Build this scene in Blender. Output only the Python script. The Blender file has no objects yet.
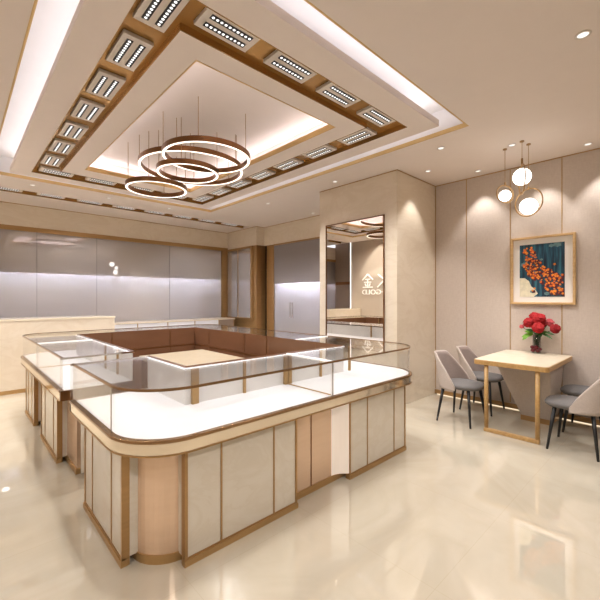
import bpy, math, random
from mathutils import Vector, Matrix
random.seed(7)
scene = bpy.context.scene
COL = scene.collection
PI = math.pi

# ------------------------------------------------------------------ materials
def lin(c):
    r = []
    for v in c:
        v = v / 255.0
        r.append(v / 12.92 if v <= 0.04045 else ((v + 0.055) / 1.055) ** 2.4)
    return (r[0], r[1], r[2], 1.0)

def new_mat(name):
    m = bpy.data.materials.new(name)
    m.use_nodes = True
    nt = m.node_tree
    nt.nodes.clear()
    out = nt.nodes.new('ShaderNodeOutputMaterial')
    return m, nt, out

def coords(nt, scale=(1, 1, 1)):
    g = nt.nodes.new('ShaderNodeNewGeometry')
    mp = nt.nodes.new('ShaderNodeMapping')
    mp.inputs['Scale'].default_value = scale
    nt.links.new(g.outputs['Position'], mp.inputs['Vector'])
    return mp.outputs['Vector']

def principled(nt, out, col, rough=0.5, metal=0.0, coat=0.0, spec=0.5, emis=None, estr=0.0):
    b = nt.nodes.new('ShaderNodeBsdfPrincipled')
    b.inputs['Base Color'].default_value = col
    b.inputs['Roughness'].default_value = rough
    b.inputs['Metallic'].default_value = metal
    b.inputs['Coat Weight'].default_value = coat
    b.inputs['Coat Roughness'].default_value = 0.03
    b.inputs['Specular IOR Level'].default_value = spec
    if emis:
        b.inputs['Emission Color'].default_value = emis
        b.inputs['Emission Strength'].default_value = estr
    nt.links.new(b.outputs[0], out.inputs['Surface'])
    return b

def mat(name, rgb, rough=0.5, metal=0.0, noise=0.0, nscale=(6, 6, 6), coat=0.0, spec=0.5, emis=None, estr=0.0):
    m, nt, out = new_mat(name)
    c = lin(rgb)
    b = principled(nt, out, c, rough, metal, coat, spec, emis, estr)
    n = nt.nodes.new('ShaderNodeTexNoise')
    n.inputs['Scale'].default_value = 1.0
    n.inputs['Detail'].default_value = 3
    nt.links.new(coords(nt, nscale), n.inputs['Vector'])
    r = nt.nodes.new('ShaderNodeValToRGB')
    k0 = 1 - noise
    k1 = 1 + noise
    r.color_ramp.elements[0].position = 0.3
    r.color_ramp.elements[1].position = 0.7
    r.color_ramp.elements[0].color = (min(1, c[0] * k0), min(1, c[1] * k0), min(1, c[2] * k0), 1)
    r.color_ramp.elements[1].color = (min(1, c[0] * k1), min(1, c[1] * k1), min(1, c[2] * k1), 1)
    nt.links.new(n.outputs['Fac'], r.inputs['Fac'])
    nt.links.new(r.outputs['Color'], b.inputs['Base Color'])
    return m

def emit(name, rgb, s):
    m, nt, out = new_mat(name)
    e = nt.nodes.new('ShaderNodeEmission')
    e.inputs['Color'].default_value = lin(rgb)
    e.inputs['Strength'].default_value = s
    nt.links.new(e.outputs[0], out.inputs['Surface'])
    return m

def marble(name, base, vein, rough=0.25, scale=1.2, amount=0.5, stretch=(1, 1, 1)):
    m, nt, out = new_mat(name)
    b = principled(nt, out, lin(base), rough, 0, 0.25)
    v = coords(nt, stretch)
    n1 = nt.nodes.new('ShaderNodeTexNoise')
    n1.inputs['Scale'].default_value = scale
    n1.inputs['Detail'].default_value = 7
    n1.inputs['Roughness'].default_value = 0.62
    n1.inputs['Distortion'].default_value = 1.6
    nt.links.new(v, n1.inputs['Vector'])
    r = nt.nodes.new('ShaderNodeValToRGB')
    e = r.color_ramp.elements
    e[0].position = 0.40
    e[0].color = lin(base)
    e[1].position = 0.62
    e[1].color = lin(base)
    x = e.new(0.5)
    x.color = [lin(base)[i] * (1 - amount) + lin(vein)[i] * amount for i in range(4)]
    x2 = e.new(0.47)
    x2.color = [lin(base)[i] * (1 - amount * .3) + lin(vein)[i] * amount * .3 for i in range(4)]
    nt.links.new(n1.outputs['Fac'], r.inputs['Fac'])
    nt.links.new(r.outputs['Color'], b.inputs['Base Color'])
    return m

def glass_mat(name, tint=(250, 250, 250), ior=1.45, boost=1.0):
    m, nt, out = new_mat(name)
    t = nt.nodes.new('ShaderNodeBsdfTransparent')
    t.inputs['Color'].default_value = lin(tint)
    g = nt.nodes.new('ShaderNodeBsdfGlossy')
    g.inputs['Roughness'].default_value = 0.0
    g.inputs['Color'].default_value = (1, 1, 1, 1)
    lw = nt.nodes.new('ShaderNodeLayerWeight')
    lw.inputs['Blend'].default_value = 0.5
    pw = nt.nodes.new('ShaderNodeMath')
    pw.operation = 'POWER'
    pw.inputs[1].default_value = 5.0
    nt.links.new(lw.outputs['Facing'], pw.inputs[0])
    f = nt.nodes.new('ShaderNodeMath')
    f.operation = 'MULTIPLY_ADD'
    f.inputs[1].default_value = 0.72 * boost
    f.inputs[2].default_value = ((ior - 1) / (ior + 1)) ** 2
    nt.links.new(pw.outputs[0], f.inputs[0])
    mx = nt.nodes.new('ShaderNodeMixShader')
    nt.links.new(f.outputs[0], mx.inputs[0])
    nt.links.new(t.outputs[0], mx.inputs[1])
    nt.links.new(g.outputs[0], mx.inputs[2])
    nt.links.new(mx.outputs[0], out.inputs['Surface'])
    return m

def panel_glass(name, base, gcol, fac, rough, clear=0.55, tint=(226, 225, 227)):
    """grey frosted glass: part clear, part milky body, under a mirror-like face"""
    m, nt, out = new_mat(name)
    d = nt.nodes.new('ShaderNodeBsdfDiffuse')
    d.inputs['Color'].default_value = lin(base)
    t = nt.nodes.new('ShaderNodeBsdfTransparent')
    t.inputs['Color'].default_value = lin(tint)
    g = nt.nodes.new('ShaderNodeBsdfGlossy')
    g.inputs['Color'].default_value = lin(gcol)
    g.inputs['Roughness'].default_value = rough
    m0 = nt.nodes.new('ShaderNodeMixShader')
    m0.inputs[0].default_value = clear
    nt.links.new(d.outputs[0], m0.inputs[1])
    nt.links.new(t.outputs[0], m0.inputs[2])
    mx = nt.nodes.new('ShaderNodeMixShader')
    mx.inputs[0].default_value = fac
    nt.links.new(m0.outputs[0], mx.inputs[1])
    nt.links.new(g.outputs[0], mx.inputs[2])
    nt.links.new(mx.outputs[0], out.inputs['Surface'])
    return m

def floor_mat():
    m, nt, out = new_mat('polished_tile')
    b = nt.nodes.new('ShaderNodeBsdfDiffuse')
    gl = nt.nodes.new('ShaderNodeBsdfGlossy')
    gl.inputs['Roughness'].default_value = 0.0
    lw = nt.nodes.new('ShaderNodeLayerWeight')
    lw.inputs['Blend'].default_value = 0.5
    pw = nt.nodes.new('ShaderNodeMath')
    pw.operation = 'POWER'
    pw.inputs[1].default_value = 4.0
    nt.links.new(lw.outputs['Facing'], pw.inputs[0])
    ma = nt.nodes.new('ShaderNodeMath')
    ma.operation = 'MULTIPLY_ADD'
    ma.inputs[1].default_value = 0.5
    ma.inputs[2].default_value = 0.30
    nt.links.new(pw.outputs[0], ma.inputs[0])
    mx = nt.nodes.new('ShaderNodeMixShader')
    nt.links.new(ma.outputs[0], mx.inputs[0])
    nt.links.new(b.outputs[0], mx.inputs[1])
    nt.links.new(gl.outputs[0], mx.inputs[2])
    nt.links.new(mx.outputs[0], out.inputs['Surface'])
    v = coords(nt)
    n1 = nt.nodes.new('ShaderNodeTexNoise')
    n1.inputs['Scale'].default_value = 1.1
    n1.inputs['Detail'].default_value = 8
    n1.inputs['Distortion'].default_value = 2.0
    nt.links.new(v, n1.inputs['Vector'])
    r = nt.nodes.new('ShaderNodeValToRGB')
    e = r.color_ramp.elements
    e[0].position = 0.38
    e[0].color = lin((220, 210, 190))
    e[1].position = 0.65
    e[1].color = lin((223, 213, 194))
    x = e.new(0.5)
    x.color = lin((216, 205, 184))
    nt.links.new(n1.outputs['Fac'], r.inputs['Fac'])
    br = nt.nodes.new('ShaderNodeTexBrick')
    br.offset = 0.0
    br.inputs['Scale'].default_value = 1.0
    br.inputs['Brick Width'].default_value = 0.9
    br.inputs['Row Height'].default_value = 0.9
    br.inputs['Mortar Size'].default_value = 0.0018
    br.inputs['Color1'].default_value = (1, 1, 1, 1)
    br.inputs['Color2'].default_value = (0.97, 0.97, 0.97, 1)
    br.inputs['Mortar'].default_value = (0.92, 0.90, 0.87, 1)
    nt.links.new(v, br.inputs['Vector'])
    mm = nt.nodes.new('ShaderNodeMix')
    mm.data_type = 'RGBA'
    mm.blend_type = 'MULTIPLY'
    mm.inputs[0].default_value = 1.0
    nt.links.new(r.outputs['Color'], mm.inputs[6])
    nt.links.new(br.outputs['Color'], mm.inputs[7])
    nt.links.new(mm.outputs[2], b.inputs['Color'])
    return m

def fabric_wall():
    m, nt, out = new_mat('woven_wallcovering')
    b = principled(nt, out, lin((205, 190, 174)), 0.85)
    n = nt.nodes.new('ShaderNodeTexNoise')
    n.inputs['Scale'].default_value = 1
    n.inputs['Detail'].default_value = 4
    nt.links.new(coords(nt, (25, 18, 70)), n.inputs['Vector'])
    n2 = nt.nodes.new('ShaderNodeTexNoise')
    n2.inputs['Scale'].default_value = 1
    nt.links.new(coords(nt, (25, 70, 14)), n2.inputs['Vector'])
    a = nt.nodes.new('ShaderNodeMath')
    a.operation = 'ADD'
    nt.links.new(n.outputs['Fac'], a.inputs[0])
    nt.links.new(n2.outputs['Fac'], a.inputs[1])
    r = nt.nodes.new('ShaderNodeValToRGB')
    r.color_ramp.elements[0].position = 0.75
    r.color_ramp.elements[1].position = 1.25
    r.color_ramp.elements[0].color = lin((201, 186, 174))
    r.color_ramp.elements[1].color = lin((208, 194, 182))
    h = nt.nodes.new('ShaderNodeMath')
    h.operation = 'MULTIPLY'
    h.inputs[1].default_value = 0.5
    nt.links.new(a.outputs[0], h.inputs[0])
    r.color_ramp.elements[0].position = 0.38
    r.color_ramp.elements[1].position = 0.62
    nt.links.new(h.outputs[0], r.inputs['Fac'])
    nt.links.new(r.outputs['Color'], b.inputs['Base Color'])
    return m

def wood(name, c0, c1, sc=(30, 3, 3), rough=0.4):
    m, nt, out = new_mat(name)
    b = principled(nt, out, lin(c0), rough)
    n = nt.nodes.new('ShaderNodeTexNoise')
    n.inputs['Scale'].default_value = 1
    n.inputs['Detail'].default_value = 5
    n.inputs['Distortion'].default_value = 0.8
    nt.links.new(coords(nt, sc), n.inputs['Vector'])
    r = nt.nodes.new('ShaderNodeValToRGB')
    r.color_ramp.elements[0].position = 0.35
    r.color_ramp.elements[1].position = 0.65
    r.color_ramp.elements[0].color = lin(c0)
    r.color_ramp.elements[1].color = lin(c1)
    nt.links.new(n.outputs['Fac'], r.inputs['Fac'])
    nt.links.new(r.outputs['Color'], b.inputs['Base Color'])
    return m

M = {}
M['ceil'] = mat('ceiling_paint', (236, 223, 213), 0.8, noise=0.01)
M['coveline'] = mat('cove_white', (238, 234, 232), 0.8, noise=0.01)
M['floor'] = floor_mat()
M['fabric_wall'] = fabric_wall()
M['marble'] = marble('cream_marble', (232, 218, 198), (214, 195, 168), 0.2, 1.3, 0.3, (1, 1, 2.2))
M['panelmarble'] = marble('pale_panel_marble', (230, 220, 204), (214, 199, 174), 0.18, 2.2, 0.3, (1, 1, 1.6))
M['gold'] = mat('brushed_gold', (174, 138, 92), 0.36, 0.6, 0.06, (3, 3, 60))
M['goldsoft'] = mat('satin_gold', (186, 150, 100), 0.42, 0.6, 0.05, (4, 4, 40))
M['bronze'] = mat('dark_bronze', (122, 84, 50), 0.28, 0.75, 0.04, (5, 5, 5))
M['bronzemirror'] = mat('bronze_mirror', (184, 140, 80), 0.2, 0.6, 0.03, (3, 3, 3))
M['rail'] = mat('bronze_rail', (158, 124, 88), 0.2, 0.85, 0.04)
M['fasciagold'] = mat('pale_gold_fascia', (214, 178, 118), 0.4, 0.3, 0.03)
M['recess'] = mat('recess_paint', (234, 222, 214), 0.8, noise=0.01)
M['copper'] = mat('rose_copper_panel', (234, 203, 175), 0.27, 0.5, 0.03, (3, 3, 30))
M['band'] = mat('polished_champagne_band', (242, 228, 206), 0.08, 0.85, 0.03, (8, 8, 8))
M['brownpanel'] = mat('brown_lacquer', (128, 90, 66), 0.25, 0.0, 0.05, (3, 3, 12), coat=0.4)
M['browntrim'] = mat('brown_trim', (128, 84, 48), 0.3, 0.4, 0.03)
M['deck'] = mat('lit_display_deck', (222, 221, 226), 0.45, 0, 0.01, emis=lin((255, 250, 250)), estr=0.10)  # slight emission adds glow to the strip light on the deck
M['caseback'] = mat('pale_case_back', (238, 234, 230), 0.3, 0, 0.02, coat=0.3)
M['glass'] = glass_mat('clear_glass', (250, 250, 249), 1.45)
M['vaseglass'] = glass_mat('vase_glass', (235, 236, 236), 1.5)
M['led'] = emit('led_white', (252, 248, 250), 2.1)
M['ledcool'] = emit('cove_led', (250, 247, 255), 5.5)
M['ledrow'] = emit('diode_white', (255, 252, 248), 1.3)
M['ringled'] = emit('ring_led', (255, 240, 222), 2.0)
M['globe'] = emit('globe_white', (255, 248, 238), 3.2)
M['plate'] = mat('lamp_plate', (222, 211, 200), 0.6, noise=0.01)
M['black'] = mat('black_baffle', (16, 15, 15), 0.5, noise=0.1)
M['blackmetal'] = mat('black_leg', (12, 11, 12), 0.45, noise=0.1)
M['mirror'] = mat('silver_mirror', (228, 222, 214), 0.0, 1.0, 0.0)
M['greyglass'] = panel_glass('grey_backed_glass', (212, 203, 201), (240, 240, 242), 0.27, 0.01, .42)
M['nicheglass'] = panel_glass('niche_glass', (226, 218, 214), (225, 225, 230), 0.45, 0.02)
M['doorglass'] = panel_glass('door_glass', (196, 188, 188), (225, 225, 235), 0.15, 0.12)
M['jointgrey'] = mat('joint_grey', (96, 90, 92), .6)
M['backboard'] = mat('grey_backboard', (190, 182, 180), 0.8, noise=0.01)
M['litboard'] = mat('white_backboard', (222, 222, 226), 0.8, noise=0.01)
M['addedled'] = emit('added_cavity_led', (238, 243, 255), 95.0)  # added hidden source for the bright bands in glass and door
M['steel'] = mat('brushed_steel', (190, 190, 202), 0.3, 1.0, 0.03, (60, 60, 1))
M['wallpaint'] = mat('beige_paint', (205, 190, 172), 0.7, noise=0.01)
M['darkwall'] = mat('taupe_panel', (150, 132, 118), 0.5, noise=0.02)
M['oak'] = wood('pale_oak', (178, 138, 84), (194, 156, 100), (4, 30, 30), 0.4)
M['oakframe'] = wood('frame_oak', (196, 158, 108), (212, 176, 126), (30, 4, 30), 0.45)
M['tabletop'] = marble('table_stone', (232, 220, 198), (206, 188, 158), 0.3, 2.0, 0.4)
M['seat'] = mat('charcoal_upholstery', (112, 108, 106), 0.9, noise=0.08, nscale=(90, 90, 90))
M['shell'] = mat('taupe_upholstery', (190, 176, 166), 0.85, noise=0.05, nscale=(90, 90, 90))
M['cushion'] = mat('brown_grey_upholstery', (148, 132, 124), 0.9, noise=0.06, nscale=(90, 90, 90))
M['paper'] = mat('white_mat_board', (238, 230, 222), 0.8, noise=0.01)
M['orange'] = mat('orange_paint', (232, 128, 40), 0.7, noise=0.2, nscale=(60, 60, 60))
M['orange2'] = mat('deep_orange_paint', (206, 84, 28), 0.7, noise=0.2, nscale=(60, 60, 60))
M['maroon'] = mat('maroon_paint', (84, 26, 36), 0.7, noise=0.3, nscale=(60, 60, 60))
M['yellow'] = mat('yellow_paint', (246, 190, 70), 0.7, noise=0.1)
M['creampaint'] = mat('cream_paint', (222, 212, 184), 0.7, noise=0.12, nscale=(20, 20, 20))
M['greypaint'] = mat('blue_grey_paint', (96, 128, 132), 0.7, noise=0.3, nscale=(30, 30, 30))
M['red'] = mat('red_petal', (158, 2, 10), 0.8, noise=0.22, nscale=(40, 40, 40))
M['darkred'] = mat('dark_red', (92, 8, 18), 0.5, noise=0.2, nscale=(40, 40, 40))
M['pink'] = mat('pink_petal', (190, 70, 76), 0.6, noise=0.15, nscale=(40, 40, 40))
M['leaf'] = mat('leaf_green', (58, 104, 44), 0.5, noise=0.25, nscale=(30, 30, 30))
M['leaflight'] = mat('light_leaf', (120, 170, 60), 0.5, noise=0.2, nscale=(30, 30, 30))
M['stem'] = mat('stem_green', (60, 84, 52), 0.5, noise=0.2, nscale=(30, 30, 30))
M['signwhite'] = mat('white_letter', (250, 248, 244), 0.4, noise=0.0, emis=lin((255, 250, 240)), estr=0.35)
M['chrome'] = mat('chrome', (225, 220, 214), 0.12, 1.0, 0.0)

def teal_canvas():
    m, nt, out = new_mat('teal_canvas')
    b = principled(nt, out, lin((20, 60, 80)), 0.7)
    n = nt.nodes.new('ShaderNodeTexNoise')
    n.inputs['Scale'].default_value = 1
    n.inputs['Detail'].default_value = 4
    nt.links.new(coords(nt, (1, 42, 3)), n.inputs['Vector'])
    r = nt.nodes.new('ShaderNodeValToRGB')
    e = r.color_ramp.elements
    e[0].position = 0.35
    e[0].color = lin((14, 34, 52))
    e[1].position = 0.7
    e[1].color = lin((50, 112, 128))
    x = e.new(0.5)
    x.color = lin((22, 66, 86))
    nt.links.new(n.outputs['Fac'], r.inputs['Fac'])
    nt.links.new(r.outputs['Color'], b.inputs['Base Color'])
    return m
M['teal'] = teal_canvas()

# ------------------------------------------------------------------ mesh builder
class MB:
    def __init__(self):
        self.v = []
        self.f = []

    def add(self, vs, fs, mx=None):
        o = len(self.v)
        for p in vs:
            p = Vector(p)
            self.v.append(mx @ p if mx else p)
        self.f += [tuple(i + o for i in q) for q in fs]
        return self

    def box(self, x0, x1, y0, y1, z0, z1, mx=None):
        vs = [(x0, y0, z0), (x1, y0, z0), (x1, y1, z0), (x0, y1, z0), (x0, y0, z1), (x1, y0, z1), (x1, y1, z1), (x0, y1, z1)]
        fs = [(0, 3, 2, 1), (4, 5, 6, 7), (0, 1, 5, 4), (1, 2, 6, 5), (2, 3, 7, 6), (3, 0, 4, 7)]
        return self.add(vs, fs, mx)

    def taper(self, a, b):
        """a, b = (x0,x1,y0,y1,z): box tapering from rectangle a to rectangle b"""
        vs = [(a[0], a[2], a[4]), (a[1], a[2], a[4]), (a[1], a[3], a[4]), (a[0], a[3], a[4]),
              (b[0], b[2], b[4]), (b[1], b[2], b[4]), (b[1], b[3], b[4]), (b[0], b[3], b[4])]
        fs = [(0, 3, 2, 1), (4, 5, 6, 7), (0, 1, 5, 4), (1, 2, 6, 5), (2, 3, 7, 6), (3, 0, 4, 7)]
        return self.add(vs, fs)

    def prism(self, poly, z0, z1):
        n = len(poly)
        vs = [(p[0], p[1], z0) for p in poly] + [(p[0], p[1], z1) for p in poly]
        fs = [tuple(range(n - 1, -1, -1)), tuple(range(n, 2 * n))]
        fs += [(i, (i + 1) % n, n + (i + 1) % n, n + i) for i in range(n)]
        return self.add(vs, fs)

    def strip(self, path, o0, o1, z0, z1):
        a = offset(path, o0)
        b = offset(path, o1)
        n = len(path)
        vs = []
        for i in range(n):
            vs += [(a[i][0], a[i][1], z0), (b[i][0], b[i][1], z0), (b[i][0], b[i][1], z1), (a[i][0], a[i][1], z1)]
        fs = [(0, 1, 2, 3), (4 * n - 1, 4 * n - 2, 4 * n - 3, 4 * n - 4)]
        for i in range(n - 1):
            k = 4 * i
            for j in range(4):
                fs.append((k + j, k + 4 + j, k + 4 + (j + 1) % 4, k + (j + 1) % 4))
        return self.add(vs, fs)

    def tube(self, p0, p1, r0, r1=None, n=12, caps=True):
        r1 = r0 if r1 is None else r1
        p0 = Vector(p0)
        p1 = Vector(p1)
        d = (p1 - p0).normalized()
        u = d.orthogonal().normalized()
        w = d.cross(u)
        vs = []
        for p, r in ((p0, r0), (p1, r1)):
            for i in range(n):
                t = 2 * PI * i / n
                vs.append(p + u * (r * math.cos(t)) + w * (r * math.sin(t)))
        fs = [(i, (i + 1) % n, n + (i + 1) % n, n + i) for i in range(n)]
        if caps:
            fs += [tuple(range(n - 1, -1, -1)), tuple(range(n, 2 * n))]
        return self.add(vs, fs)

    def lathe(self, prof, c=(0, 0, 0), n=24, mx=None):
        vs = []
        for r, z in prof:
            for i in range(n):
                t = 2 * PI * i / n
                vs.append((c[0] + r * math.cos(t), c[1] + r * math.sin(t), c[2] + z))
        fs = []
        for k in range(len(prof) - 1):
            for i in range(n):
                j = (i + 1) % n
                fs.append((k * n + i, k * n + j, (k + 1) * n + j, (k + 1) * n + i))
        return self.add(vs, fs, mx)

    def sphere(self, c, r, n=16, m=10, sc=(1, 1, 1)):
        prof = [(max(1e-4, r * math.sin(PI * k / m)), -r * math.cos(PI * k / m)) for k in range(m + 1)]
        mx = Matrix.Translation(c) @ Matrix.Diagonal((sc[0], sc[1], sc[2], 1))
        return self.lathe(prof, (0, 0, 0), n, mx)

    def torus(self, mx, R, r, n=48, m=10):
        vs = []
        for i in range(n):
            t = 2 * PI * i / n
            for j in range(m):
                s = 2 * PI * j / m
                vs.append(((R + r * math.cos(s)) * math.cos(t), (R + r * math.cos(s)) * math.sin(t), r * math.sin(s)))
        fs = []
        for i in range(n):
            for j in range(m):
                fs.append((i * m + j, ((i + 1) % n) * m + j, ((i + 1) % n) * m + (j + 1) % m, i * m + (j + 1) % m))
        return self.add(vs, fs, mx)

    def build(self, name, mt, parent=None, smooth=False, bevel=0.0):
        me = bpy.data.meshes.new(name)
        off = Vector((0, 0, 0))
        p = parent
        while p is not None:
            off += Vector(p.location)
            p = p.parent
        me.from_pydata([tuple(v - off) for v in self.v], [], self.f)
        me.validate()
        me.update()
        o = bpy.data.objects.new(name, me)
        COL.objects.link(o)
        me.materials.append(mt)
        if parent is not None:
            o.parent = parent
        if smooth:
            for pl in me.polygons:
                pl.use_smooth = True
        if bevel:
            b = o.modifiers.new('Bevel', 'BEVEL')
            b.width = bevel
            b.segments = 3
            b.limit_method = 'ANGLE'
        # consistent outward normals
        import bmesh
        bm = bmesh.new()
        bm.from_mesh(me)
        bmesh.ops.recalc_face_normals(bm, faces=bm.faces)
        bm.to_mesh(me)
        bm.free()
        return o

def B(*a):
    return MB().box(*a)

def offset(path, d):
    """offset an open plan polyline to its left by d"""
    out = []
    n = len(path)
    for i in range(n):
        p = Vector((path[i][0], path[i][1]))
        dirs = []
        if i > 0:
            dirs.append((p - Vector(path[i - 1])).normalized())
        if i < n - 1:
            dirs.append((Vector(path[i + 1]) - p).normalized())
        ns = [Vector((-q.y, q.x)) for q in dirs]
        if len(ns) == 1:
            out.append(tuple(p + ns[0] * d))
        else:
            b = (ns[0] + ns[1]).normalized()
            out.append(tuple(p + b * (d / max(0.3, b.dot(ns[0])))))
    return out

def arc(cx, cy, r, a0, a1, n=12):
    return [(cx + r * math.cos(math.radians(a0 + (a1 - a0) * i / n)), cy + r * math.sin(math.radians(a0 + (a1 - a0) * i / n))) for i in range(n + 1)]

def empty(name, loc):
    o = bpy.data.objects.new(name, None)
    o.empty_display_size = 0.1
    COL.objects.link(o)
    o.location = loc
    return o

def tag(o, label, cat, group=None):
    o['label'] = label
    o['category'] = cat
    if group:
        o['group'] = group
    return o

def struct(o):
    o['kind'] = 'structure'
    return o

def copy_tree(o, parent=None):
    c = o.copy()
    COL.objects.link(c)
    c.parent = parent
    for ch in list(o.children):
        copy_tree(ch, c)
    return c

# ------------------------------------------------------------------ room shell
CZ = 3.25
struct(MB().box(-2.2, 5.8, -3.0, 8.8, -0.1, 0.0).build('floor', M['floor']))

TX0, TX1, TY0, TY1 = 0.354, 3.80, 1.553, 6.70        # ceiling tray opening
c = MB()
c.box(-0.3, TX0 - .013, -3.0, 7.44, CZ, CZ + .1)
c.box(-0.3, TX0 - .013, 7.70, 8.8, CZ, CZ + .1)
c.box(TX1 + .013, 5.8, -3.0, 7.44, CZ, CZ + .1)
c.box(TX1 + .013, 5.8, 7.70, 8.8, CZ, CZ + .1)
c.box(5.29, 5.8, 7.44, 7.70, CZ, CZ + .1)
c.box(-0.3, TX0 - .013, 7.44, 7.70, CZ + .06, CZ + .1)
c.box(TX1 + .013, 5.29, 7.44, 7.70, CZ + .06, CZ + .1)
c.box(TX0 - .013, TX1 + .013, -3.0, TY0 - .013, CZ, CZ + .1)
c.box(TX0 - .013, TX1 + .013, TY1 + .013, 7.44, CZ, CZ + .1)
c.box(TX0 - .013, TX1 + .013, 7.70, 8.8, CZ, CZ + .1)
c.box(TX0 - .013, TX1 + .013, 7.44, 7.70, CZ + .05, CZ + .1)
c.box(-0.36, -0.3, -3.0, 8.8, CZ, 3.7)
c.box(-2.2, -0.3, -3.0, 8.8, 3.62, 3.7)
ceiling = struct(c.build('ceiling', M['ceil']))
# recess above the tray
r = MB()
H1 = 3.52
r.box(TX0 - .12, TX1 + .12, TY0 - .12, TY1 + .12, H1, H1 + .05)
r.box(TX0 - .05, TX0 - .012, TY0 - .05, TY1 + .05, CZ + .05, H1)
r.box(TX1 + .012, TX1 + .05, TY0 - .05, TY1 + .05, CZ + .05, H1)
r.box(TX0 - .05, TX1 + .05, TY0 - .05, TY0 - .012, CZ + .05, H1)
r.box(TX0 - .05, TX1 + .05, TY1 + .012, TY1 + .05, CZ + .05, H1)
r.build('tray_recess', M['coveline'], ceiling)
g = MB()
e = .003
g.box(TX0 - .012, TX0 + e, TY0 - .012, TY1 + .012, CZ + .0, CZ + .042)
g.box(TX1 - e, TX1 + .012, TY0 - .012, TY1 + .012, CZ + .0, CZ + .042)
g.box(TX0 + e, TX1 - e, TY0 - .012, TY0 + e, CZ + .0, CZ + .042)
g.box(TX0 + e, TX1 - e, TY1 - e, TY1 + .012, CZ + .0, CZ + .042)
g.build('gold_fascia', M['fasciagold'], ceiling)
# suspended tray
SX0, SX1, SY0, SY1 = 0.556, 3.595, 1.755, 6.49
BX0, BX1, BY0, BY1 = 0.775, 3.378, 1.985, 6.27        # bronze band, outer
IX0, IX1, IY0, IY1 = 1.075, 3.078, 2.285, 5.97        # bronze band, inner
OX0, OX1, OY0, OY1 = 1.295, 2.838, 2.492, 5.66        # centre opening
def frame(mb, a, b, z0, z1):
    mb.box(a[0], b[0], a[2], a[3], z0, z1)
    mb.box(b[1], a[1], a[2], a[3], z0, z1)
    mb.box(b[0], b[1], a[2], b[2], z0, z1)
    mb.box(b[0], b[1], b[3], a[3], z0, z1)
    return mb
S_ = (SX0, SX1, SY0, SY1)
B_ = (BX0, BX1, BY0, BY1)
I_ = (IX0, IX1, IY0, IY1)
O_ = (OX0, OX1, OY0, OY1)
s = MB()
frame(s, S_, B_, CZ, CZ + .065)
frame(s, I_, O_, CZ, CZ + .05)
s.build('suspended_tray', M['ceil'], ceiling)
s = MB()
K = .16
s.box(OX0 - K, OX1 + K, OY0 - K, OY1 + K, 3.46, 3.50)
s.box(OX0 - K - .02, OX0 - K, OY0 - K, OY1 + K, CZ + .05, 3.46)
s.box(OX1 + K, OX1 + K + .02, OY0 - K, OY1 + K, CZ + .05, 3.46)
s.box(OX0 - K, OX1 + K, OY0 - K - .02, OY0 - K, CZ + .05, 3.46)
s.box(OX0 - K, OX1 + K, OY1 + K, OY1 + K + .02, CZ + .05, 3.46)
s.build('centre_recess', M['recess'], ceiling)
s = MB()
frame(s, (BX0, BX1, BY0, BY1), I_, CZ + .045, CZ + .065)
frame(s, B_, (BX0 + .008, BX1 - .008, BY0 + .008, BY1 - .008), CZ - .002, CZ + .05)
frame(s, (IX0 - .008, IX1 + .008, IY0 - .008, IY1 + .008), I_, CZ - .002, CZ + .05)
s.build('bronze_band', M['bronzemirror'], ceiling)
s = MB()
frame(s, (OX0 - .004, OX1 + .004, OY0 - .004, OY1 + .004), (OX0 + .006, OX1 - .006, OY0 + .006, OY1 - .006), CZ - .003, CZ + .055)
s.build('recess_edge_trim', M['fasciagold'], ceiling)
s = MB()
s.box(-.3, 5.29, 7.44, 7.70, CZ + .040, CZ + .049)
s.box(-.3, 5.29, 7.44, 7.448, CZ - .002, CZ + .05)
s.box(-.3, 5.29, 7.692, 7.70, CZ - .002, CZ + .05)
s.build('back_bronze_channel', M['bronzemirror'], ceiling)
s = MB()
frame(s, (SX0 + .04, SX1 - .04, SY0 + .04, SY1 - .04), (SX0 + .08, SX1 - .08, SY0 + .08, SY1 - .08), CZ + .067, CZ + .08)
s.build('cove_light', M['ledcool'], ceiling)
s = MB()
frame(s, (OX0 - .09, OX1 + .09, OY0 - .09, OY1 + .09), (OX0 - .065, OX1 + .065, OY0 - .065, OY1 + .065), CZ + .051, CZ + .06)
s.build('centre_cove_light', emit('centre_cove_led', (250, 246, 255), 9.0), ceiling)

# right wall with woven panels
wr = struct(B(5.48, 5.75, -3.0, 2.735, 0, CZ).build('wall_right', M['fabric_wall']))
s = MB()
for y in (2.728, 2.253, 1.669, 1.088, .505, -.08, -.66, -1.24, -1.83):
    s.box(5.4765, 5.482, y - .005, y + .005, .09, CZ)
s.box(5.474, 5.482, -3.0, 2.735, CZ - .012, CZ)
s.build('gold_seam', M['goldsoft'], wr)
bb = struct(B(5.464, 5.48, -3.0, 2.735, 0.014, .075).build('baseboard_right', M['gold']))
B(5.468, 5.479, -2.9, 2.70, 0.002, .010).build('light_strip', emit('baseboard_glow', (255, 232, 196), .9), bb)

# pillar block with the mirror
pil = struct(B(4.39, 5.75, 2.735, 4.19, 0, CZ).build('wall_pillar', M['marble']))
s = MB()
s.box(4.384, 4.39, 2.73, 4.19, CZ - .012, CZ - .001)
s.box(4.384, 5.47, 2.728, 2.735, CZ - .012, CZ - .001)
s.build('gold_seam', M['goldsoft'], pil)
mr = empty('wall_mirror', (4.38, 3.485, 0.74))
tag(mr, 'tall gold-edged mirror on the cream marble pillar reflecting the shop sign', 'mirror')
B(4.376, 4.389, 2.945, 4.025, .75, 2.655).build('mirror_pane', M['mirror'], mr)
s = MB()
for a in ((2.932, 2.945, .74, 2.668), (4.025, 4.038, .74, 2.668), (2.945, 4.025, .74, .75), (2.945, 4.025, 2.655, 2.668)):
    s.box(4.366, 4.389, *a)
s.build('mirror_frame', M['bronze'], mr)

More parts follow.
